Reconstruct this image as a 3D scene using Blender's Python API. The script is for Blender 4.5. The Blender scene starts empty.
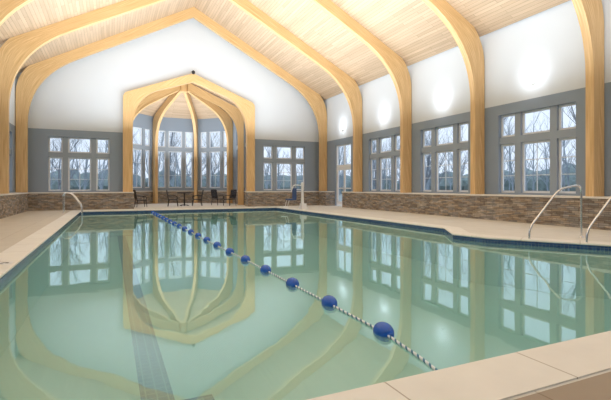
import bpy, bmesh, math, random
from mathutils import Vector, Matrix
random.seed(7)
S=bpy.context.scene
COL=S.collection

# ---------------------------------------------------------------- materials
def mat(name):
    m=bpy.data.materials.new(name); m.use_nodes=True
    nt=m.node_tree; b=nt.nodes['Principled BSDF']
    return m,nt,b
def N(nt,t,**k):
    n=nt.nodes.new(t)
    for a,v in k.items():
        if a in n.inputs: n.inputs[a].default_value=v
        else: setattr(n,a,v)
    return n
def simple(name,col,rough=.5,metal=0,var=.06,scale=6):
    m,nt,b=mat(name)
    tc=N(nt,'ShaderNodeTexCoord'); no=N(nt,'ShaderNodeTexNoise',Scale=scale)
    nt.links.new(tc.outputs['Object'],no.inputs['Vector'])
    r=N(nt,'ShaderNodeValToRGB')
    r.color_ramp.elements[0].color=(*[c*(1-var) for c in col],1)
    r.color_ramp.elements[1].color=(*[min(1,c*(1+var)) for c in col],1)
    nt.links.new(no.outputs['Fac'],r.inputs['Fac']); nt.links.new(r.outputs['Color'],b.inputs['Base Color'])
    b.inputs['Roughness'].default_value=rough; b.inputs['Metallic'].default_value=metal
    return m
M_white=simple('wall_white',(.68,.74,.82),.8,0,.01,1)
M_grey=simple('wall_grey',(.27,.335,.425),.7,0,.03,1)
M_frame=simple('window_frame',(.76,.80,.85),.5,0,.02)
M_mull=simple('window_mullion',(.31,.37,.45),.5,0,.02)
M_chrome=simple('chrome',(.75,.76,.78),.18,1,.02)
M_dark=simple('dark_metal',(.022,.022,.028),.4,.2,.1)
M_blue=simple('float_blue',(.02,.12,.55),.22,0,.1)
M_plw=simple('white_plastic',(.85,.86,.88),.35,0,.02)
M_bluefab=simple('blue_plastic',(.04,.09,.25),.5,0,.1)
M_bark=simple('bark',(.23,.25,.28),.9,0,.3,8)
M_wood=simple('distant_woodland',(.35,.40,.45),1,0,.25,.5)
M_brush=simple('underbrush',(.25,.31,.30),1,0,.35,1.5)
M_cap=simple('stone_cap',(.76,.73,.68),.6,0,.04,4)

def brickmat(name,c1,c2,cm,bw,rh,mortar,rough=.6,bump=.0,offs=.5,noise=None,coord='UV',bias=0,freq=2,post=None):
    m,nt,b=mat(name)
    tc=N(nt,'ShaderNodeTexCoord')
    br=N(nt,'ShaderNodeTexBrick'); br.offset=offs; br.offset_frequency=freq
    br.inputs['Scale'].default_value=1; br.inputs['Brick Width'].default_value=bw; br.inputs['Row Height'].default_value=rh
    br.inputs['Mortar Size'].default_value=mortar; br.inputs['Mortar Smooth'].default_value=.1; br.inputs['Bias'].default_value=bias
    br.inputs['Color1'].default_value=(*c1,1); br.inputs['Color2'].default_value=(*c2,1); br.inputs['Mortar'].default_value=(*cm,1)
    nt.links.new(tc.outputs[coord],br.inputs['Vector'])
    out=br.outputs['Color']
    if noise:
        mp=N(nt,'ShaderNodeMapping'); mp.inputs['Scale'].default_value=noise[1]
        nt.links.new(tc.outputs[coord],mp.inputs['Vector'])
        no=N(nt,'ShaderNodeTexNoise',Scale=1,Detail=4)
        nt.links.new(mp.outputs[0],no.inputs['Vector'])
        mr=N(nt,'ShaderNodeMapRange'); mr.inputs['To Min'].default_value=1-noise[0]; mr.inputs['To Max'].default_value=1+noise[0]
        mr.inputs['From Min'].default_value=.25; mr.inputs['From Max'].default_value=.75
        nt.links.new(no.outputs['Fac'],mr.inputs['Value'])
        vm=N(nt,'ShaderNodeVectorMath',operation='SCALE')
        nt.links.new(out,vm.inputs[0]); nt.links.new(mr.outputs[0],vm.inputs['Scale']); out=vm.outputs[0]
    if post: out=post(nt,tc,out)
    nt.links.new(out,b.inputs['Base Color'])
    b.inputs['Roughness'].default_value=rough
    if bump:
        bp=N(nt,'ShaderNodeBump'); bp.inputs['Strength'].default_value=bump; bp.inputs['Distance'].default_value=.02
        bw_=N(nt,'ShaderNodeRGBToBW'); nt.links.new(out,bw_.inputs[0])
        nt.links.new(bw_.outputs[0],bp.inputs['Height']); nt.links.new(bp.outputs[0],b.inputs['Normal'])
    return m
M_ceil=brickmat('ceiling_planks',(.62,.475,.34),(.52,.385,.265),(.33,.235,.16),3.1,.15,.006,.55,0,.37,(.10,(.6,9,1)))
def stonepost(nt,tc,out):
    mp=N(nt,'ShaderNodeMapping'); mp.inputs['Scale'].default_value=(3.2,13,1); nt.links.new(tc.outputs['UV'],mp.inputs['Vector'])
    vo=N(nt,'ShaderNodeTexVoronoi'); vo.distance='CHEBYCHEV'; vo.inputs['Scale'].default_value=1; nt.links.new(mp.outputs[0],vo.inputs['Vector'])
    sp=N(nt,'ShaderNodeSeparateColor'); nt.links.new(vo.outputs['Color'],sp.inputs[0])
    cr=N(nt,'ShaderNodeValToRGB'); cr.color_ramp.interpolation='CONSTANT'
    el=cr.color_ramp.elements; el[0].position=0; el[0].color=(.9,.94,1.0,1); el[1].position=.35; el[1].color=(1.12,1.0,.86,1)
    e2=el.new(.6); e2.color=(.70,.65,.62,1); e3=el.new(.8); e3.color=(1.28,1.24,1.17,1)
    nt.links.new(sp.outputs[0],cr.inputs[0])
    mx=N(nt,'ShaderNodeMix',data_type='RGBA'); mx.blend_type='MULTIPLY'; mx.inputs[0].default_value=1
    nt.links.new(out,mx.inputs[6]); nt.links.new(cr.outputs[0],mx.inputs[7]); return mx.outputs[2]
M_stone=brickmat('ledgestone',(.40,.355,.31),(.245,.215,.185),(.10,.09,.08),.30,.065,.005,.85,.8,.43,(.22,(4,9,1)),freq=3,post=stonepost)
M_tile=brickmat('navy_tile',(.02,.05,.16),(.035,.09,.23),(.12,.17,.25),.075,.075,.004,.2,0,.0)
M_lane=brickmat('lane_tile',(.04,.14,.32),(.06,.17,.36),(.20,.36,.50),.12,.12,.007,.3,0,.0)
M_coping=brickmat('coping_stone',(.82,.81,.77),(.79,.77,.73),(.45,.40,.34),1.2,5,.006,.6,0,.0,(.04,(3,3,1)))
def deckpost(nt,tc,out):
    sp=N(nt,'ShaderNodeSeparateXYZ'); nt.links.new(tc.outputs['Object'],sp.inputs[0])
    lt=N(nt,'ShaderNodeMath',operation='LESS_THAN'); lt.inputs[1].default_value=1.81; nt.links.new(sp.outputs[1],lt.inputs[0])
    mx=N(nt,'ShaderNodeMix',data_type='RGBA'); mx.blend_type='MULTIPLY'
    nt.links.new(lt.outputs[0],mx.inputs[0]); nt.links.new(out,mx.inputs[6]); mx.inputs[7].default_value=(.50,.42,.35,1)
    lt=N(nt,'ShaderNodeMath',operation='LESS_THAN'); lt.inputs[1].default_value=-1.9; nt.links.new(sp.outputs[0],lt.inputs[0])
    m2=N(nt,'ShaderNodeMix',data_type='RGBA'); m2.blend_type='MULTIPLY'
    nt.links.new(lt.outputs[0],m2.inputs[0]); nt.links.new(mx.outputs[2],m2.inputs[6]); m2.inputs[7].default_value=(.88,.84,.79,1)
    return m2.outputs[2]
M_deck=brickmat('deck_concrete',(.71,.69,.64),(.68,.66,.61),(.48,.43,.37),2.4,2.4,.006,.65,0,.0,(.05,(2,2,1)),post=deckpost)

# glulam
M_glu,nt,b=mat('glulam_timber')
tc=N(nt,'ShaderNodeTexCoord'); mp=N(nt,'ShaderNodeMapping'); mp.inputs['Scale'].default_value=(.8,22,1)
nt.links.new(tc.outputs['UV'],mp.inputs['Vector'])
no=N(nt,'ShaderNodeTexNoise',Scale=1,Detail=3); nt.links.new(mp.outputs[0],no.inputs['Vector'])
cr=N(nt,'ShaderNodeValToRGB'); cr.color_ramp.elements[0].position=.3; cr.color_ramp.elements[1].position=.72
cr.color_ramp.elements[0].color=(.62,.38,.16,1); cr.color_ramp.elements[1].color=(.86,.61,.32,1)
nt.links.new(no.outputs['Fac'],cr.inputs['Fac']); nt.links.new(cr.outputs[0],b.inputs['Base Color'])
b.inputs['Roughness'].default_value=.45

# plaster of basin
M_basin=simple('pool_plaster',(.60,.93,.93),.7,0,.03,.6)
# water: clear layer with a little milky scattering, plus mirror reflection
M_water=bpy.data.materials.new('water'); M_water.use_nodes=True; nt=M_water.node_tree
nt.nodes.clear(); o=N(nt,'ShaderNodeOutputMaterial'); mx=N(nt,'ShaderNodeMixShader'); tr=N(nt,'ShaderNodeBsdfTransparent')
tr.inputs[0].default_value=(.90,1,.99,1); gl=N(nt,'ShaderNodeBsdfGlossy'); gl.inputs['Roughness'].default_value=.02
df=N(nt,'ShaderNodeBsdfDiffuse'); df.inputs['Color'].default_value=(.38,.78,.74,1)
m0=N(nt,'ShaderNodeMixShader'); m0.inputs[0].default_value=.30
nt.links.new(tr.outputs[0],m0.inputs[1]); nt.links.new(df.outputs[0],m0.inputs[2])
gl.inputs['Color'].default_value=(.88,1,1,1)
fr=N(nt,'ShaderNodeFresnel',IOR=1.85); tc=N(nt,'ShaderNodeTexCoord'); no=N(nt,'ShaderNodeTexNoise',Scale=1.3,Detail=2)
bp=N(nt,'ShaderNodeBump'); bp.inputs['Strength'].default_value=.07; bp.inputs['Distance'].default_value=.03
nt.links.new(tc.outputs['Object'],no.inputs['Vector']); nt.links.new(no.outputs['Fac'],bp.inputs['Height'])
nt.links.new(bp.outputs[0],gl.inputs['Normal'])
nt.links.new(fr.outputs[0],mx.inputs[0]); nt.links.new(m0.outputs[0],mx.inputs[1]); nt.links.new(gl.outputs[0],mx.inputs[2]); nt.links.new(mx.outputs[0],o.inputs[0])
# glass
M_glass=bpy.data.materials.new('glass'); M_glass.use_nodes=True; nt=M_glass.node_tree
nt.nodes.clear(); o=N(nt,'ShaderNodeOutputMaterial'); mx=N(nt,'ShaderNodeMixShader'); tr=N(nt,'ShaderNodeBsdfTransparent'); gl=N(nt,'ShaderNodeBsdfGlossy'); gl.inputs['Roughness'].default_value=.02
tr.inputs[0].default_value=(.98,.99,1,1)
lw=N(nt,'ShaderNodeLayerWeight'); lw.inputs['Blend'].default_value=.5
pw=N(nt,'ShaderNodeMath',operation='POWER'); pw.inputs[1].default_value=5; ml=N(nt,'ShaderNodeMath',operation='MULTIPLY_ADD'); ml.inputs[1].default_value=.4; ml.inputs[2].default_value=.03
nt.links.new(lw.outputs['Facing'],pw.inputs[0]); nt.links.new(pw.outputs[0],ml.inputs[0])
nt.links.new(ml.outputs[0],mx.inputs[0]); nt.links.new(tr.outputs[0],mx.inputs[1]); nt.links.new(gl.outputs[0],mx.inputs[2]); nt.links.new(mx.outputs[0],o.inputs[0])
# emissive lens
M_lamp,nt,b=mat('lamp_glow'); b.inputs['Emission Color'].default_value=(1,.98,.96,1); b.inputs['Emission Strength'].default_value=2
# rope
M_rope,nt,b=mat('rope_twist'); tc=N(nt,'ShaderNodeTexCoord'); sp=N(nt,'ShaderNodeSeparateXYZ'); nt.links.new(tc.outputs['UV'],sp.inputs[0])
m1=N(nt,'ShaderNodeMath',operation='MULTIPLY_ADD'); m1.inputs[1].default_value=11; nt.links.new(sp.outputs[0],m1.inputs[0]); nt.links.new(sp.outputs[1],m1.inputs[2])
m2=N(nt,'ShaderNodeMath',operation='FRACT'); nt.links.new(m1.outputs[0],m2.inputs[0])
cr=N(nt,'ShaderNodeValToRGB'); cr.color_ramp.interpolation='CONSTANT'; cr.color_ramp.elements[0].color=(.85,.88,.9,1); cr.color_ramp.elements[1].position=.62; cr.color_ramp.elements[1].color=(.05,.20,.36,1)
nt.links.new(m2.outputs[0],cr.inputs[0]); nt.links.new(cr.outputs[0],b.inputs['Base Color'])
M_ground=simple('grass',(.33,.36,.34),.95,0,.2,.7)

# ---------------------------------------------------------------- helpers
def mk(name,verts,faces,mats,mi=None,uv=None,smooth=False,link=True):
    me=bpy.data.meshes.new(name); me.from_pydata([tuple(v) for v in verts],[],faces); 
    for m in (mats if isinstance(mats,list) else [mats]): me.materials.append(m)
    if mi:
        for p,i in zip(me.polygons,mi): p.material_index=i
    if uv:
        l=me.uv_layers.new(name='UVMap')
        k=0
        for f in uv:
            for c in f: l.data[k].uv=c; k+=1
    if smooth:
        for p in me.polygons: p.use_smooth=True
    ob=bpy.data.objects.new(name,me)
    COL.objects.link(ob)
    return ob
def tag(ob,label,cat,group=None,kind=None):
    ob['label']=label; ob['category']=cat
    if group: ob['group']=group
    if kind: ob['kind']=kind
    return ob
def struct(ob,label=None,cat=None):
    ob['kind']='structure'
    if label: ob['label']=label
    if cat: ob['category']=cat
    return ob
def empty(name,loc=(0,0,0)):
    e=bpy.data.objects.new(name,None); e.empty_display_size=.1; e.location=loc; COL.objects.link(e); return e
def parent(c,p): c.parent=p; return c

class MB:
    def __init__(s): s.v=[];s.f=[];s.m=[]
    def box(s,a,b,mi=0,fr=None):
        x0,y0,z0=a;x1,y1,z1=b; n=len(s.v)
        P=[(x0,y0,z0),(x1,y0,z0),(x1,y1,z0),(x0,y1,z0),(x0,y0,z1),(x1,y0,z1),(x1,y1,z1),(x0,y1,z1)]
        if fr: P=[fr(p) for p in P]
        s.v+=P
        for q in [(0,3,2,1),(4,5,6,7),(0,1,5,4),(1,2,6,5),(2,3,7,6),(3,0,4,7)]:
            s.f.append(tuple(n+i for i in q)); s.m.append(mi)
    def pane(s,a,b,mi=0,fr=None):
        x0,y0,z0=a;x1,y1,z1=b; n=len(s.v); y=(y0+y1)/2
        s.v+=[fr(p) for p in [(x0,y,z0),(x1,y,z0),(x1,y,z1),(x0,y,z1)]]
        s.f.append((n,n+1,n+2,n+3)); s.m.append(mi)
    def lathe(s,prof,c=(0,0,0),seg=20,axis='z',mi=0):
        n=len(s.v)
        for r,z in prof:
            for k in range(seg):
                a=2*math.pi*k/seg
                p=(r*math.cos(a),r*math.sin(a),z) if axis=='z' else ((r*math.cos(a),z,r*math.sin(a)) if axis=='y' else (z,r*math.cos(a),r*math.sin(a)))
                s.v.append((c[0]+p[0],c[1]+p[1],c[2]+p[2]))
        for i in range(len(prof)-1):
            for k in range(seg):
                s.f.append((n+i*seg+k,n+i*seg+(k+1)%seg,n+(i+1)*seg+(k+1)%seg,n+(i+1)*seg+k)); s.m.append(mi)
        s.f.append(tuple(n+k for k in range(seg))[::-1]); s.m.append(mi)
        s.f.append(tuple(n+(len(prof)-1)*seg+k for k in range(seg))); s.m.append(mi)
    def tube(s,path,r,seg=10,mi=0,uvs=None):
        path=[Vector(p) for p in path]; n=len(s.v); N_=len(path); d=0; L=[]
        up=None
        for i,p in enumerate(path):
            t=(path[min(i+1,N_-1)]-path[max(i-1,0)]).normalized()
            if up is None:
                up=Vector((0,0,1)) if abs(t.z)<.9 else Vector((1,0,0))
            sd=t.cross(up)
            if sd.length<1e-4: sd=t.orthogonal()
            sd.normalize(); up=sd.cross(t).normalized()
            rr=r[i] if isinstance(r,(list,tuple)) else r
            if i: d+=(p-path[i-1]).length
            L.append(d)
            for k in range(seg):
                a=2*math.pi*k/seg
                s.v.append(tuple(p+sd*math.cos(a)*rr+up*math.sin(a)*rr))
        for i in range(N_-1):
            for k in range(seg):
                s.f.append((n+i*seg+k,n+i*seg+(k+1)%seg,n+(i+1)*seg+(k+1)%seg,n+(i+1)*seg+k)); s.m.append(mi)
                if uvs is not None: uvs.append([(L[i],k/seg),(L[i],(k+1)/seg),(L[i+1],(k+1)/seg),(L[i+1],k/seg)])
        for q in (tuple(n+k for k in range(seg))[::-1],tuple(n+(N_-1)*seg+k for k in range(seg))):
            s.f.append(q); s.m.append(mi)
            if uvs is not None: uvs.append([(0,0)]*seg)
    def obj(s,name,mats,smooth=False,uv=None):
        o=mk(name,s.v,s.f,mats,s.m,uv,smooth)
        if smooth:
            try:
                o.data.set_sharp_from_angle(angle=math.radians(40))
            except Exception: pass
        return o
def rpath(pts,rad,n=6):
    pts=[Vector(p) for p in pts]; out=[pts[0]]
    for i in range(1,len(pts)-1):
        a,b,c=pts[i-1],pts[i],pts[i+1]
        r1=min(rad,(a-b).length*.49,(c-b).length*.49)
        p0=b+(a-b).normalized()*r1; p2=b+(c-b).normalized()*r1
        for k in range(n+1):
            t=k/n; out.append(p0*(1-t)**2+b*2*t*(1-t)+p2*t*t)
    out.append(pts[-1]); return out

# ---------------------------------------------------------------- dimensions
XL,XR,CX=-4.6,14.0,4.7
YN,YF=-3.0,27.6
SL=.535; ZA=12.6; HW=9.3
ZE=ZA-SL*HW
GT=4.5
WZ0,WZ1=1.05,4.1
STONE=.92

def wall(name,O,U,L,H,holes,bands,th=.3,extra=None):
    O=Vector(O);U=Vector(U).normalized()
    us=sorted({0,L}|{h[0] for h in holes}|{h[1] for h in holes})
    zs=sorted({0,H}|{h[2] for h in holes}|{h[3] for h in holes}|{b_[0] for b_ in bands if b_[0]<H})
    vid={};V=[];F=[];MI=[];UV=[]
    def g(u,z):
        k=(round(u,4),round(z,4))
        if k not in vid:
            p=O+U*u; vid[k]=len(V); V.append((p.x,p.y,z))
        return vid[k]
    for i in range(len(us)-1):
        for j in range(len(zs)-1):
            uc=(us[i]+us[i+1])/2; zc=(zs[j]+zs[j+1])/2
            if any(h[0]<uc<h[1] and h[2]<zc<h[3] for h in holes): continue
            q=[(us[i],zs[j]),(us[i+1],zs[j]),(us[i+1],zs[j+1]),(us[i],zs[j+1])]
            F.append([g(*c) for c in q]); UV.append(q)
            MI.append(next(b_[1] for b_ in bands if zc<b_[0]))
    if extra:
        for poly,mi in extra:
            F.append([g(*c) for c in poly]); UV.append(poly); MI.append(mi)
    ob=mk(name,V,F,[M_grey,M_white,M_stone],MI,UV)
    md=ob.modifiers.new('thick','SOLIDIFY'); md.thickness=th; md.offset=-1
    return ob
BANDS=[(GT,0),(99,1)]
FRY=[27.1-4.68*i for i in range(7)]
BAYC=[(FRY[i]+FRY[i+1])/2 for i in range(6)]   # 24.76,20.08,15.4,10.72,6.04,1.36
DY=24.76
rh=[]
for c in BAYC[1:]:
    rh.append((YF-c-1.55,YF-c+1.55,WZ0,WZ1))
rh.append((YF-DY-1.05,YF-DY+1.05,0,WZ1))
w=wall('wall_right',(XR,YF,0),(0,-1,0),YF-YN,ZE,rh,BANDS); struct(w,'grey and white painted long wall with tall windows','wall')
lh=[(c-YN-1.55,c-YN+1.55,WZ0,WZ1) for c in BAYC]
w=wall('wall_left',(XL,YN,0),(0,1,0),YF-YN,ZE,lh,BANDS); struct(w,'grey and white painted long wall','wall')
W=XR-XL
ZS,ZP=6.75,8.3
a0,a1=.7-XL,8.7-XL
fh=[(-3.15-XL,-.05-XL,WZ0,WZ1),(9.45-XL,12.55-XL,WZ0,WZ1),(a0,a1,0,GT)]
mid=W/2
gab=[([(0,GT),(a0,GT),(a0,ZS),(mid,ZP),(mid,ZA),(0,ZE)],1),([(a1,GT),(W,GT),(W,ZE),(mid,ZA),(mid,ZP),(a1,ZS)],1)]
w=wall('wall_far',(XL,YF,0),(1,0,0),W,GT,fh,BANDS,.3,gab); struct(w,'grey gable wall with white upper part and arched alcove opening','wall')
w=wall('wall_near',(XR,YN,0),(-1,0,0),W,ZE,[],BANDS,.3,[([(0,ZE),(W,ZE),(mid,ZA)],1)]); struct(w,'grey and white gable wall','wall')

# ceiling
sl=math.hypot(HW,HW*SL); e=.03
V=[(XL,YN,ZE+e),(XL,YF,ZE+e),(CX,YF,ZA+e),(CX,YN,ZA+e),(XR,YF,ZE+e),(XR,YN,ZE+e)]
LY=YF-YN
c=mk('ceiling',V,[(0,1,2,3),(3,2,4,5)],M_ceil,None,[[(0,0),(LY,0),(LY,sl),(0,sl)],[(0,sl),(LY,sl),(LY,2*sl),(0,2*sl)]])
md=c.modifiers.new('thick','SOLIDIFY'); md.thickness=.2; md.offset=1
struct(c,'pale tongue-and-groove plank vaulted ceiling','ceiling')

# arches
def bez(p0,p1,p2,n=12):
    return [((1-t)**2*p0[0]+2*t*(1-t)*p1[0]+t*t*p2[0],(1-t)**2*p0[1]+2*t*(1-t)*p1[1]+t*t*p2[1]) for t in [k/n for k in range(n+1)]]
def half(inn_s,inn_z0,inn_top,out_s,out_z0,out_top,sl,inn_end,out_end):
    iz=inn_top-sl*inn_s; oz=out_top-sl*out_s
    I=[(inn_s,0)]+bez((inn_s,inn_z0),(inn_s,iz),(inn_end,inn_top-sl*inn_end))+[(0,inn_top)]
    O_=[(out_s,0)]+bez((out_s,out_z0),(out_s,oz),(out_end,out_top-sl*out_end))+[(0,out_top)]
    return I,O_
def arch_mesh(name,I,O_,th,fr,full=True):
    st=list(zip(I,O_))
    if full: st=[((-i[0],i[1]),(-o[0],o[1])) for i,o in st]+[s for s in st[::-1]][1:]
    V=[];F=[];UV=[];L=0
    for k,(i,o) in enumerate(st):
        V+= [fr(i[0],-th/2,i[1]),fr(i[0],th/2,i[1]),fr(o[0],th/2,o[1]),fr(o[0],-th/2,o[1])]
    Ls=[0]
    for k in range(1,len(st)):
        a=st[k-1][0];b_=st[k][0]; Ls.append(Ls[-1]+math.hypot(a[0]-b_[0],a[1]-b_[1]))
    d=[math.hypot(i[0]-o[0],i[1]-o[1]) for i,o in st]
    for k in range(len(st)-1):
        n=4*k;m=n+4
        u0,u1=Ls[k],Ls[k+1]
        F.append((n,n+1,m+1,m)); UV.append([(u0,3),(u0,3+th),(u1,3+th),(u1,3)])
        F.append((n+1,n+2,m+2,m+1)); UV.append([(u0,0),(u0,d[k]),(u1,d[k+1]),(u1,0)])
        F.append((n+2,n+3,m+3,m+2)); UV.append([(u0,5),(u0,5+th),(u1,5+th),(u1,5)])
        F.append((n+3,n,m,m+3)); UV.append([(u0,d[k]),(u0,0),(u1,0),(u1,d[k+1])])
    e_=4*(len(st)-1)
    F.append((3,2,1,0)); UV.append([(0,0)]*4); F.append((e_,e_+1,e_+2,e_+3)); UV.append([(0,0)]*4)
    ob=mk(name,V,F,M_glu,None,UV)
    bm=bmesh.new(); bm.from_mesh(ob.data); bmesh.ops.recalc_face_normals(bm,faces=bm.faces); bm.to_mesh(ob.data); bm.free()
    return ob
I,O_=half(8.75,4.7,11.83,9.27,6.2,12.55,SL,6.4,8.0)
for i,y in enumerate(FRY):
    a=arch_mesh('timber_arch',I,O_,.25,lambda s,t,z,y=y:(CX+s,y+t,z))
    tag(a,'honey-coloured glued laminated timber arch spanning the pool hall','timber arch','glulam arches of the pool hall')
# portal
I2=[(3.5,0)]+bez((3.5,4.7),(3.5,6.75),(1.75,7.25))+[(0,7.85)]
O2=[(4.03,0)]+bez((4.03,6.5),(4.03,6.80),(3.8,6.89))+[(0,8.38)]
a=arch_mesh('portal_arch',I2,O2,.34,lambda s,t,z:(CX+s,YF-.175+t,z))
tag(a,'honey-coloured timber arch framing the alcove opening','timber arch')
# alcove
YB=35.2; HS=1.655; YS=YB-4.0+HS
PV=[(.7,YF+.31),(.7,YS),(CX-HS,YB),(CX+HS,YB),(8.7,YS),(8.7,YF+.31)]
AW0,AW1=1.2,5.7
wn=[0]
def make_window(O,U,w,z0,z1,cells,rows,off=.14,door=False,label='white-framed window group with small transoms over tall panes'):
    wn[0]+=1
    O=Vector(O);U=Vector(U).normalized(); Nn=U.cross(Vector((0,0,1)))
    fr=lambda p: tuple(O+U*p[0]-Nn*(off+p[1])+Vector((0,0,p[2])))
    B=MB(); t=.1
    us=[];u=0
    gap=(w-sum(cells))/(len(cells)-1) if len(cells)>1 else 0
    for c_ in cells: us.append((u,u+c_)); u+=c_+gap
    for k in range(len(us)-1): B.box((us[k][1],-.08,z0),(us[k+1][0],t,z1),0,fr)
    for (ua,ub) in us:
        for k in range(len(rows)-1): B.box((ua,-.08,rows[k][1]),(ub,t,rows[k+1][0]),0,fr)
        for (za,zb) in rows:
            s=.075
            B.box((ua,.02,za),(ua+s,t-.02,zb),1,fr);B.box((ub-s,.02,za),(ub,t-.02,zb),1,fr)
            B.box((ua+s,.02,za),(ub-s,t-.02,za+s),1,fr);B.box((ua+s,.02,zb-s),(ub-s,t-.02,zb),1,fr)
            nc=1 if (ub-ua)<.9 else 2; nr=1 if zb-za<1.4 else 3
            if zb-za<1.4: nc=1
            m=.012
            for k in range(1,nc):
                x=ua+s+(ub-ua-2*s)*k/nc; B.box((x-m,.04,za+s),(x+m,t-.04,zb-s),1,fr)
            for k in range(1,nr):
                z=za+s+(zb-za-2*s)*k/nr; B.box((ua+s,.042,z-m),(ub-s,t-.042,z+m),1,fr)
    ob=B.obj('window_%d'%wn[0],[M_mull,M_frame]); struct(ob,label,'window')
    G=MB()
    for (ua,ub) in us:
        for (za,zb) in rows:
            G.pane((ua+.05,.048,za+.05),(ub-.05,.052,zb-.05),0,fr)
    g=G.obj('glass',[M_glass]); parent(g,ob)
    return ob
ROWS=[(WZ0,2.95),(3.22,WZ1)]
CELL=[.70,1.18,.70]
for c_ in BAYC[1:]:
    make_window((XR,c_+1.55,0),(0,-1,0),3.1,WZ0,WZ1,CELL,ROWS)
for c_ in BAYC:
    make_window((XL,c_-1.55,0),(0,1,0),3.1,WZ0,WZ1,CELL,ROWS)
make_window((-3.15,YF,0),(1,0,0),3.1,WZ0,WZ1,CELL,ROWS)
make_window((9.45,YF,0),(1,0,0),3.1,WZ0,WZ1,CELL,ROWS)
for k in range(5):
    A=Vector((*PV[k],0));B_=Vector((*PV[k+1],0)); L=(B_-A).length
    ww=2.7; h=[] 
    c0=L/2
    h=[(c0-ww/2,c0+ww/2,AW0,AW1)]
    wl=wall('wall_alcove_'+['left','farleft','back','farright','right'][k],A,B_-A,L,ZS,h,[(99,0)],.2)
    struct(wl,'grey painted alcove wall with tall windows','wall')
    U=(B_-A).normalized()
    make_window(A+U*(c0-ww/2),U,ww,AW0,AW1,[.6,1.05,.6],[(AW0,4.1),(4.4,AW1)],.09)
# alcove ceiling
hub=(CX,31.2,8.95)
ring=[(.7,YF,ZS),(CX,YF,ZP+.1),(8.7,YF,ZS)]+[(p[0],p[1],ZS) for p in PV[::-1][1:-1]]
V=[hub]+ring; F=[];UV=[]
for k in range(len(ring)):
    a=Vector(ring[k]);b_=Vector(ring[(k+1)%len(ring)]); L=(b_-a).length; hh=(Vector(hub)-a).dot((b_-a).normalized()); H=((Vector(hub)-a)-(b_-a).normalized()*hh).length
    F.append((0,k+1,(k+1)%len(ring)+1)); UV.append([(hh,H),(0,0),(L,0)])
ac=mk('ceiling_alcove',V,F,M_ceil,None,UV); struct(ac,'plank faceted alcove ceiling','ceiling')
# alcove ribs
for p in PV[1:5]+[(.7,YS-2*HS),(8.7,YS-2*HS)]:
    d=Vector((p[0]-CX,p[1]-31.2)); R=d.length; d.normalize()
    Ii=[(R-.48,0)]+bez((R-.48,4.6),(R-.48,6.4),(R-2.2,7.22))+[(.33,8.1)]
    Oo=[(R-.06,0)]+bez((R-.06,6.0),(R-.06,6.72),(R-.8,7.05))+[(.33,8.7)]
    def fr(s,t,z,d=d): 
        return (CX+d.x*s-d.y*t,31.2+d.y*s+d.x*t,z)
    a=arch_mesh('vault_rib',Ii,Oo,.22,fr,False)
    tag(a,'curved honey-coloured timber rib of the alcove vault','timber rib','ribs of the alcove vault')
B=MB(); B.lathe([(.27,8.0),(.28,8.02),(.28,8.72),(.27,8.74)],(CX,31.2,0),16); hb=B.obj('vault_hub',[M_glu]); tag(hb,'timber hub where the alcove ribs meet','timber hub')

# stone ledges
tn=[0]
def wains(A,B_,nd=.07,e0=True,e1=True):
    A=Vector(A);B_=Vector(B_);U=(B_-A).normalized();Nn=U.cross(Vector((0,0,1)));L=(B_-A).length
    V=[];F=[];UV=[];MI=[]
    def quad(ps,uvs,mi):
        n=len(V); V.extend([tuple(p) for p in ps]); F.append((n,n+1,n+2,n+3)); UV.append(uvs); MI.append(mi)
    z=STONE; d=Nn*nd; Z=Vector((0,0,1))
    quad([A+d,B_+d,B_+d+Z*z,A+d+Z*z],[(0,0),(L,0),(L,z),(0,z)],0)
    quad([A,A+d,A+d+Z*z,A+Z*z],[(0,0),(nd,0),(nd,z),(0,z)],0)
    quad([B_+d,B_,B_+Z*z,B_+d+Z*z],[(0,0),(nd,0),(nd,z),(0,z)],0)
    d2=Nn*(nd+.04); z1=z+.06
    quad([A+d2+Z*z,B_+d2+Z*z,B_+d2+Z*z1,A+d2+Z*z1],[(0,0),(L,0),(L,.1),(0,.1)],1)
    quad([A+d2+Z*z1,B_+d2+Z*z1,B_+Z*z1,A+Z*z1],[(0,0),(L,0),(L,.1),(0,.1)],1)
    quad([A+Z*z,B_+Z*z,B_+d2+Z*z,A+d2+Z*z],[(0,0),(L,0),(L,.1),(0,.1)],1)
    quad([A+Z*z,A+d2+Z*z,A+d2+Z*z1,A+Z*z1],[(0,0)]*4,1)
    quad([B_+d2+Z*z,B_+Z*z,B_+Z*z1,B_+d2+Z*z1],[(0,0)]*4,1)
    tn[0]+=1
    o=mk('trim_%d'%tn[0],V,F,[M_stone,M_cap],MI,UV); struct(o,'brown stacked ledgestone ledge with a pale cream cap','stone ledge'); return o
LD=.68
wains((XR,YF,0),(XR,DY+1.12,0),LD)
wains((XR,DY-1.12,0),(XR,YN,0),LD)
wains((XL,YN,0),(XL,YF,0),.6)
wains((XL,YF,0),(1.25,YF,0),LD); wains((8.15,YF,0),(XR,YF,0),LD)
for k in range(5):
    wains((*PV[k],0),(*PV[k+1],0),.05)

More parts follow.
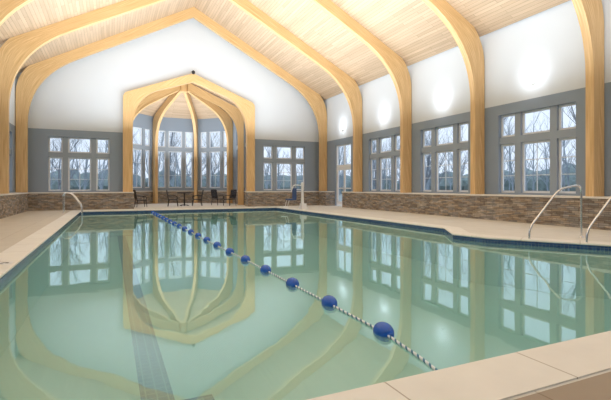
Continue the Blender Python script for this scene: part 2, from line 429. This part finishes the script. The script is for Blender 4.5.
# door in right wall
D=MB(); fr=lambda p:(XR+.1+p[1],DY+1.05-p[0],p[2])
dw=2.1
D.box((0,0,0),(.08,.12,WZ1),0,fr);D.box((dw-.08,0,0),(dw,.12,WZ1),0,fr);D.box((.08,0,WZ1-.08),(dw-.08,.12,WZ1),0,fr);D.box((.08,0,2.55),(dw-.08,.12,2.75),0,fr)
D.box((dw/2-.03,0,2.75),(dw/2+.03,.12,WZ1-.08),0,fr)
dr=D.obj('door_1',[M_plw]); struct(dr,'glazed double door with a tall transom window','door')
for k in (0,1):
    u0=.09+k*(dw/2-.09); u1=u0+dw/2-.1
    P=MB(); P.box((u0,.03,.02),(u0+.1,.08,2.54),0,fr);P.box((u1-.1,.03,.02),(u1,.08,2.54),0,fr);P.box((u0+.1,.03,.02),(u1-.1,.08,.3),0,fr);P.box((u0+.1,.03,2.4),(u1-.1,.08,2.54),0,fr);P.box((u0+.1,.03,1.15),(u1-.1,.08,1.22),0,fr)
    lf=P.obj('door_leaf',[M_plw]); parent(lf,dr)
    g=MB(); g.pane((u0+.1,.05,.3),(u1-.1,.055,2.4),0,fr); go=g.obj('glass',[M_glass]); parent(go,lf)
    h=MB(); h.tube([fr((u1-.05 if k==0 else u0+.05,-.04,.9)),fr((u1-.05 if k==0 else u0+.05,-.04,1.3))],.015,8); h.tube([fr((u1-.05 if k==0 else u0+.05,-.04,1.1)),fr((u1-.05 if k==0 else u0+.05,.03,1.1))],.012,8)
    ho=h.obj('handle',[M_chrome],True); parent(ho,lf)
g=MB(); g.pane((.08,.05,2.75),(dw-.08,.055,WZ1-.08),0,fr); go=g.obj('glass',[M_glass]); parent(go,dr)

# ---------------------------------------------------------------- pool
PP=[(-1.44,2.3),(11.5,2.3),(11.5,3.6),(9.98,5.75),(8.6,7.9),(8.45,8.9),(9.45,10.3),(9.45,25.1),(-1.44,25.1)]  # CCW
CW=.47
def offset(poly,d):
    out=[];n=len(poly)
    for i in range(n):
        a=Vector(poly[i-1]);b_=Vector(poly[i]);c_=Vector(poly[(i+1)%n])
        e1=(b_-a).normalized();e2=(c_-b_).normalized()
        n1=Vector((e1.y,-e1.x));n2=Vector((e2.y,-e2.x))
        k=(n1+n2); k=k/(1+n1.dot(n2)); p=b_+k*d; out.append((p.x,p.y))
    return out
def ring_mesh(name,prof,mats,mis):
    loops=[[(x,y,z) for x,y in (offset(PP,o) if abs(o)>1e-6 else PP)] for o,z in prof]
    n=len(PP);V=[];F=[];UV=[];MI=[]
    for l in loops: V+=l
    per=[0]
    for i in range(n): per.append(per[-1]+(Vector(PP[(i+1)%n])-Vector(PP[i])).length)
    vv=[0]
    for k in range(1,len(prof)): vv.append(vv[-1]+math.hypot(prof[k][0]-prof[k-1][0],prof[k][1]-prof[k-1][1]))
    for k in range(len(prof)-1):
        for i in range(n):
            j=(i+1)%n
            ids=(k*n+i,k*n+j,(k+1)*n+j,(k+1)*n+i)
            d=(Vector(PP[j])-Vector(PP[i])).normalized()
            us=[per[i]+(Vector(V[q][:2])-Vector(PP[i])).dot(d)+.55 for q in ids]
            F.append(ids)
            UV.append([(us[0],vv[k]+.1),(us[1],vv[k]+.1),(us[2],vv[k+1]+.1),(us[3],vv[k+1]+.1)]); MI.append(mis[k])
    o=mk(name,V,F,mats,MI,UV)
    bm=bmesh.new(); bm.from_mesh(o.data); bmesh.ops.recalc_face_normals(bm,faces=bm.faces); bm.to_mesh(o.data); bm.free()
    return o
WL=-.13
pool=empty('swimming_pool',(4,13,0)); tag(pool,'indoor swimming pool with pale stone coping and navy waterline tiles','swimming pool')
def ppar(o):
    o.parent=pool; o.matrix_parent_inverse=Matrix.Translation(Vector((-4,-13,0))); return o
ppar(ring_mesh('coping',[(CW,-.02),(CW,.012),(.005,.012),(-.015,.005),(-.022,-.012),(-.015,-.030),(0,-.035)],[M_coping],[0]*6))
ppar(ring_mesh('waterline_tile',[(0,-.035),(0,-.26)],[M_tile],[0]))
ppar(ring_mesh('basin_wall',[(0,-.26),(0,-1.2)],[M_basin],[0]))
V=[(x,y,-1.2) for x,y in PP]
bs=mk('basin_floor',V,[tuple(range(len(PP)))],M_basin); ppar(bs)
lx=.50
V=[];F=[];UV=[]
for (x0,x1,y0,y1) in [(lx-.18,lx+.18,5.1,23.4),(lx-.6,lx+.6,4.76,5.1),(lx-.6,lx+.6,23.4,23.7)]:
    n=len(V); V+=[(x0,y0,-1.195),(x1,y0,-1.195),(x1,y1,-1.195),(x0,y1,-1.195)]; F.append((n,n+1,n+2,n+3)); UV.append([(x0-lx,y0),(x1-lx,y0),(x1-lx,y1),(x0-lx,y1)])
ppar(mk('lane_marking',V,F,M_lane,None,UV))
wt=mk('pool_water',[(x,y,WL) for x,y in PP],[tuple(range(len(PP)))],M_water)
tag(wt,'calm pale teal pool water reflecting windows and arches','water',kind='stuff')

# deck floor with hole
outer=[(XL,YN),(XR,YN),(XR,YF),(8.7,YF),(8.7,YS),(CX+HS,YB),(CX-HS,YB),(.7,YS),(.7,YF),(XL,YF)]
inner=offset(PP,CW)
bm=bmesh.new()
def loop(pts):
    vs=[bm.verts.new((x,y,0)) for x,y in pts]
    return [bm.edges.new((vs[i],vs[(i+1)%len(vs)])) for i in range(len(vs))]
es=loop(outer)+loop(inner)
bmesh.ops.triangle_fill(bm,use_beauty=True,use_dissolve=False,edges=es)
uvl=bm.loops.layers.uv.new('UVMap')
for f in bm.faces:
    if f.normal.z<0: f.normal_flip()
    for l in f.loops: l[uvl].uv=(l.vert.co.x,l.vert.co.y+.4)
me=bpy.data.meshes.new('floor'); bm.to_mesh(me); bm.free(); me.materials.append(M_deck)
fl=bpy.data.objects.new('floor',me); COL.objects.link(fl); struct(fl,'beige concrete pool deck','floor')

# depth marker
mk1=MB(); mk1.box((-1.72,8.35,.0125),(-1.48,8.6,.018)); dm=mk1.obj('depth_marker',[M_plw]); tag(dm,'white depth marker tile set in the pool coping','depth marker')
cu=bpy.data.curves.new('marker_digit','FONT'); cu.body='5'; cu.size=.22; cu.align_x='CENTER'; cu.align_y='CENTER'; cu.extrude=.001; cu.offset=.006
tmp=bpy.data.objects.new('tmp',cu); COL.objects.link(tmp); bpy.context.view_layer.update()
tm=bpy.data.meshes.new_from_object(tmp.evaluated_get(bpy.context.evaluated_depsgraph_get()))
bpy.data.objects.remove(tmp)
tm.materials.clear(); tm.materials.append(M_dark)
to=bpy.data.objects.new('marker_digit',tm); to.location=(-1.60,8.475,.020); to.rotation_euler=(0,0,math.radians(90)); COL.objects.link(to); parent(to,dm)

# ---------------------------------------------------------------- lane rope
rope=empty('lane_rope',(2.35,2.3,WL)); tag(rope,'floating lane rope with blue ball floats and twisted white cord','lane rope')
def cpar(o,p):
    o.parent=p; o.matrix_parent_inverse=Matrix.Translation(-Vector(p.location)); return o
def rx(y): return 2.38-.30*max(0,(y-5)/20)
uv=[];B=MB()
pts=[(2.22,2.32,WL+.0),(2.30,2.8,WL+.01),(2.37,3.40,WL+.012)]+[(rx(y)+.01*math.sin(y),y,WL+.01) for y in [3.6+.4*k for k in range(53)]]+[(rx(25),25.08,WL+.03)]
B.tube(pts,.0135,10,0,uv); cpar(B.obj('cord',[M_rope],True,uv),rope)
fb=MB(); prof=[]
for k in range(15):
    a=math.pi*k/14; y=-.115*math.cos(a); r=.09*math.sin(a)**.85
    prof.append((max(r,.022),y))
fb.lathe([(.022,-.135),(.026,-.115)]+prof[1:-1]+[(.026,.115),(.022,.135)],seg=24,axis='y')
f0=None
for k in range(20):
    y=3.42+1.115*k
    if y>25: break
    if f0 is None: f0=fb.obj('float',[M_blue],True); o=f0
    else: o=f0.copy(); COL.objects.link(o)
    o.location=(rx(y),y,WL+.014); o.rotation_euler=(0,0,random.uniform(-.06,.06)); cpar(o,rope)
# ---------------------------------------------------------------- rails
def rail(pts,label,rad=.25,r=.024):
    e_=empty('grab_rail',(pts[-1][0],pts[-1][1],0)); tag(e_,label,'handrail')
    B=MB(); B.tube(rpath(pts,rad),r,12); cpar(B.obj('rail_tube',[M_chrome],True),e_)
    return e_
def flange(p,e_):
    B=MB(); B.lathe([(.055,p[2]),(.055,p[2]+.012),(.03,p[2]+.035)],(p[0],p[1],0),18); cpar(B.obj('flange',[M_chrome],True),e_)
for (bx,by) in [(9.25,7.2),(9.85,6.2)]:
    e_=rail([(bx,by,-.6),(bx,by,.28),(bx+.85,by-.17,1.22),(bx+1.5,by-.3,1.34),(bx+1.5,by-.3,.0)],'polished stainless handrail at the pool entry steps',.2,.025)
    flange((bx+1.5,by-.3,0.001),e_)
for y in (24.5,23.8):
    e_=rail([(-1.3,y,-.7),(-1.3,y,.35),(-1.75,y,.98),(-2.1,y,.98),(-2.1,y,.0)],'polished stainless ladder grab rail curving over the pool edge',.2,.027)
    flange((-2.1,y,0.001),e_)

# ---------------------------------------------------------------- pool lift
lx,ly_=10.1,22.6
lift=empty('pool_lift',(lx,ly_,0)); tag(lift,'white pool access lift with mast and blue seat','pool lift')
B=MB();B.box((lx-.14,ly_-.25,0.001),(lx+.25,ly_+.25,.1));B.box((lx-.1,ly_-.16,.1),(lx+.2,ly_+.16,.32)); cpar(B.obj('base',[M_plw]),lift)
B=MB();B.lathe([(.10,.32),(.09,.4),(.07,1.35),(.09,1.4),(.09,1.5),(.04,1.54)],(lx,ly_,0),18); cpar(B.obj('mast',[M_plw],True),lift)
B=MB();B.tube(rpath([(lx,ly_,1.35),(lx-.55,ly_,1.4),(lx-.7,ly_,1.0)],.15),.03,10); cpar(B.obj('arm',[M_plw],True),lift)
B=MB();B.box((lx-.95,ly_-.24,.52),(lx-.48,ly_+.24,.6));B.box((lx-.54,ly_-.24,.6),(lx-.47,ly_+.24,1.2));cpar(B.obj('seat',[M_bluefab]),lift)
B=MB();B.tube([(lx-.9,ly_-.18,.52),(lx-1.0,ly_-.18,.15)],.015,8);B.tube([(lx-.9,ly_+.18,.52),(lx-1.0,ly_+.18,.15)],.015,8);B.box((lx-1.25,ly_-.2,.13),(lx-.98,ly_+.2,.16));cpar(B.obj('footrest',[M_plw]),lift)

# ---------------------------------------------------------------- furniture
def build_chair():
    e_=empty('patio_chair'); parts=[]
    B=MB();B.box((-.27,-.27,.42),(.27,.27,.47)); B.tube(rpath([(-.27,-.27,.43),(.27,-.27,.43),(.27,.27,.43),(-.27,.27,.43),(-.27,-.27,.43)],.04),.018,8); parts.append(B.obj('seat',[M_dark]))
    B=MB();B.tube(rpath([(-.26,.27,.43),(-.26,.4,1.08),(.26,.4,1.08),(.26,.27,.43)],.08),.02,8)
    for k in range(7):
        x=-.2+.0667*k; B.box((x-.025,.282,.5),(x+.025,.296,1.06),0,lambda p:(p[0],p[1]+(p[2]-.5)*.19,p[2]))
    parts.append(B.obj('backrest',[M_dark]))
    for sx in (-1,1):
        B=MB();B.tube(rpath([(sx*.29,.33,.7),(sx*.3,-.1,.69),(sx*.29,-.27,.64),(sx*.28,-.26,.43)],.06),.022,8); parts.append(B.obj('armrest',[M_dark],True))
        for sy in (-1,1):
            B=MB();B.tube([(sx*.26,sy*.26,.43),(sx*.29,sy*.31,0.001)],[.022,.018],8); parts.append(B.obj('leg',[M_dark],True))
    for p in parts: p.parent=e_
    return e_,parts
ce,cp=build_chair()
places=[(3.75,29.3,80),(5.3,29.2,-95),(7.4,28.7,-60),(6.8,29.7,30),(1.75,29.0,100)]
for i,(x,y,r) in enumerate(places):
    if i==0: e_=ce
    else:
        e_=ce.copy(); COL.objects.link(e_)
        for p in cp:
            q=p.copy(); q.parent=e_; COL.objects.link(q)
    e_.location=(x,y,0); e_.rotation_euler=(0,0,math.radians(r)); tag(e_,'dark metal slatted patio armchair standing in the alcove','chair','patio chairs in the alcove')
te=empty('patio_table',(4.52,29.5,0)); tag(te,'round dark metal patio table in the alcove','table')
B=MB();B.lathe([(.46,.85),(.48,.86),(.48,.91),(.46,.92)],(0,0,0),32);o=B.obj('table_top',[M_dark],True);o.parent=te
B=MB();B.lathe([(.06,.02),(.045,.1),(.04,.80),(.1,.85)],(0,0,0),16);o=B.obj('pedestal',[M_dark],True);o.parent=te
B=MB()
for k in range(4):
    a=math.pi/4+k*math.pi/2; B.tube([(0,0,.08),(.2*math.cos(a),.2*math.sin(a),.07),(.36*math.cos(a),.36*math.sin(a),.021)],.02,8)
o=B.obj('foot',[M_dark],True);o.parent=te
B=MB();B.lathe([(.05,0),(.09,.03),(.11,.14),(.08,.2)],(CX,YF-.45,8.3),16);B.box((CX-.03,YF-.45,8.5),(CX+.03,YF-.3,8.54))
sp=B.obj('security_camera',[M_dark],True);tag(sp,'small black dome camera fixed above the portal arch','security camera')

# ---------------------------------------------------------------- sconces + lights
def light(kind,name,loc,dirv=None,energy=10,color=(.94,.98,1.0),**k):
    ld=bpy.data.lights.new(name,kind); ld.energy=energy; ld.color=color
    for a,v in k.items(): setattr(ld,a,v)
    lo=bpy.data.objects.new(name,ld); lo.location=loc; COL.objects.link(lo)
    if dirv is not None: lo.rotation_euler=Vector(dirv).to_track_quat('-Z','Y').to_euler()
    return lo
first=None
for side in (1,-1):
    for c_ in BAYC:
        X=XR if side>0 else XL
        e_=empty('wall_uplight',(X,c_,5.05)); tag(e_,'small white half-bowl wall light washing the upper wall','wall light','wall uplights along the pool hall')
        if first is None:
            B=MB()
            B.lathe([(.03,-.07),(.06,-.05),(.085,-.015),(.09,.015)],(0,0,0),24)
            B.v=[(min(v[0],-.0),v[1]*1.3,v[2]) for v in B.v]
            f=B.f.pop(); B.m.pop()
            bw=B.obj('bowl',[M_plw],True)
            C=MB(); C.lathe([(.08,.0),(.08,.01)],(0,0,0),24); C.v=[(min(v[0],0),v[1]*1.3,v[2]) for v in C.v]; ln=C.obj('lens',[M_lamp])
            first=(bw,ln); pr_=(bw,ln)
        else:
            pr_=tuple(p.copy() for p in first)
            for p in pr_: COL.objects.link(p)
        for p in pr_: p.parent=e_
        if side<0: e_.rotation_euler=(0,0,math.pi)
        light('SPOT','uplight_glow',(X-side*.62,c_,5.25),(side,0,.15),23,spot_size=math.radians(170),spot_blend=1,shadow_soft_size=.2)
# added fill without a fixture, brightens the hall by ceiling bounce
light('AREA','hall_fill',(CX,12.0,4.6),(0,0,1),2950,shape='RECTANGLE',size=13,size_y=28)
light('AREA','alcove_fill',(CX,31.2,3.4),(0,0,1),270,shape='DISK',size=5)  # unseen fill added to lift the alcove ribs and ceiling

# ---------------------------------------------------------------- outside
gx0,gx1,gy0,gy1=-60,80,-40,110
q=[(gx0,gy0,XL-.35,gy1),(XR+.35,gy0,gx1,gy1),(XL-.35,YB+.3,XR+.35,gy1),(XL-.35,gy0,XR+.35,YN-.35)]
V=[];F=[]
for (x0,y0,x1,y1) in q:
    n=len(V);V+=[(x0,y0,-.3),(x1,y0,-.3),(x1,y1,-.3),(x0,y1,-.3)];F.append((n,n+1,n+2,n+3))
gr=mk('ground',V,F,M_ground); struct(gr,'dull winter grass outside the building','ground')
def grow(B,rnd,base,H,r0,seg0=5,maxlv=3,nb0=3,f0=.32):
    def br(p,d,L,r,lv):
        n=5 if lv==0 else 4 if maxlv>2 else 3; pts=[p];rs=[r]
        for k in range(n):
            d=(d+Vector((rnd.uniform(-.12,.12),rnd.uniform(-.12,.12),rnd.uniform(-.03,.1)))).normalized()
            p=p+d*L/n; pts.append(p); rs.append(r*(1-.6*(k+1)/n))
            if lv<maxlv:
                for _ in range(nb0 if lv==0 else 2):
                    a=rnd.uniform(0,6.28); s=Vector((math.cos(a),math.sin(a),rnd.uniform(.5,1.2))).normalized()
                    f=f0 if lv==0 else .5
                    br(p,(d*.5+s).normalized(),L*rnd.uniform(f*.7,f),rs[-1]*.5,lv+1)
        B.tube(pts,rs,seg0 if lv<2 else 3)
    br(base,Vector((0,0,1)),H,r0,0)
rw=random.Random(5); B=MB()
for row in (0,1,2):
    line=[(47+row*6+rw.uniform(-2,3),-6+k*2.6) for k in range(34)]+[(-30+k*2.6,70+row*6+rw.uniform(-2,3)) for k in range(34)]
    for (x,y) in line:
        grow(B,rw,Vector((x,y,-.35)),rw.uniform(7,12),.13,4,2,3,.36)
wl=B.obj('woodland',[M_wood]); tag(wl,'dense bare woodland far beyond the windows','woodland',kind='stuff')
bm=bmesh.new()
for (x,y) in [(66+rw.uniform(-2,6),-20+k*1.6) for k in range(72)]+[(-40+k*1.6,92+rw.uniform(-2,6)) for k in range(66)]+[(-38+rw.uniform(-5,3),-20+k*1.8) for k in range(54)]:
    s=rw.uniform(1.8,3.8)
    r=bmesh.ops.create_icosphere(bm,subdivisions=2,radius=s)
    for v in r['verts']:
        v.co*=1+rw.uniform(-.15,.15); v.co.z=v.co.z*.9+s*.5-.3; v.co.x+=x; v.co.y+=y
me=bpy.data.meshes.new('underbrush'); bm.to_mesh(me); bm.free(); me.materials.append(M_brush)
ub=bpy.data.objects.new('underbrush',me); COL.objects.link(ub); tag(ub,'grey-green underbrush along the edge of the woodland','shrubs',kind='stuff')
def tree(seed,H):
    rnd=random.Random(seed); B=MB()
    grow(B,rnd,Vector((0,0,0)),H,.11)
    return B.obj('bare_tree',[M_bark])
ts=[tree(s,h) for s,h in ((1,9),(2,10),(3,8))]
used=[0]*3
tp=[]
for k in range(9): tp.append((31+(k%2)*5,9+k*4.6))
for k in range(7): tp.append((-14+k*4.9,51+(k%2)*4))
for k in range(5): tp.append((-12+k*6.4,61+(k%2)*2))
for k,(x,y) in enumerate(tp):
    b0=ts[k%3]
    if used[k%3]==0: o=b0; used[k%3]=1
    else: o=b0.copy(); COL.objects.link(o)
    o.location=(x+random.uniform(-.6,.6),y+random.uniform(-.6,.6),-.32); o.rotation_euler=(0,0,random.uniform(0,6)); s=random.uniform(.9,1.1); o.scale=(s,s,s)
    tag(o,'bare winter tree standing outside on the grass','tree','bare trees outside')

# world
w=bpy.data.worlds.new('World'); S.world=w; w.use_nodes=True; nt=w.node_tree
bg=nt.nodes['Background']; tc=N(nt,'ShaderNodeTexCoord'); sx=N(nt,'ShaderNodeSeparateXYZ'); nt.links.new(tc.outputs['Generated'],sx.inputs[0])
cr=N(nt,'ShaderNodeValToRGB'); cr.color_ramp.elements[0].position=0; cr.color_ramp.elements[0].color=(.64,.73,.85,1); cr.color_ramp.elements[1].position=.6; cr.color_ramp.elements[1].color=(.66,.78,.95,1)
nt.links.new(sx.outputs[2],cr.inputs[0]); nt.links.new(cr.outputs[0],bg.inputs[0]); bg.inputs[1].default_value=1.1

# camera
cd=bpy.data.cameras.new('Camera'); cam=bpy.data.objects.new('Camera',cd); COL.objects.link(cam)
cd.sensor_width=36; cd.lens=36*428/611; cd.shift_y=-13/611; cd.clip_start=.05; cd.clip_end=400
cam.location=(0,0,1.27); cam.rotation_euler=(math.radians(90),0,math.radians(-24.5))
S.camera=cam
S.view_settings.view_transform='Standard'
S.view_settings.exposure=.38
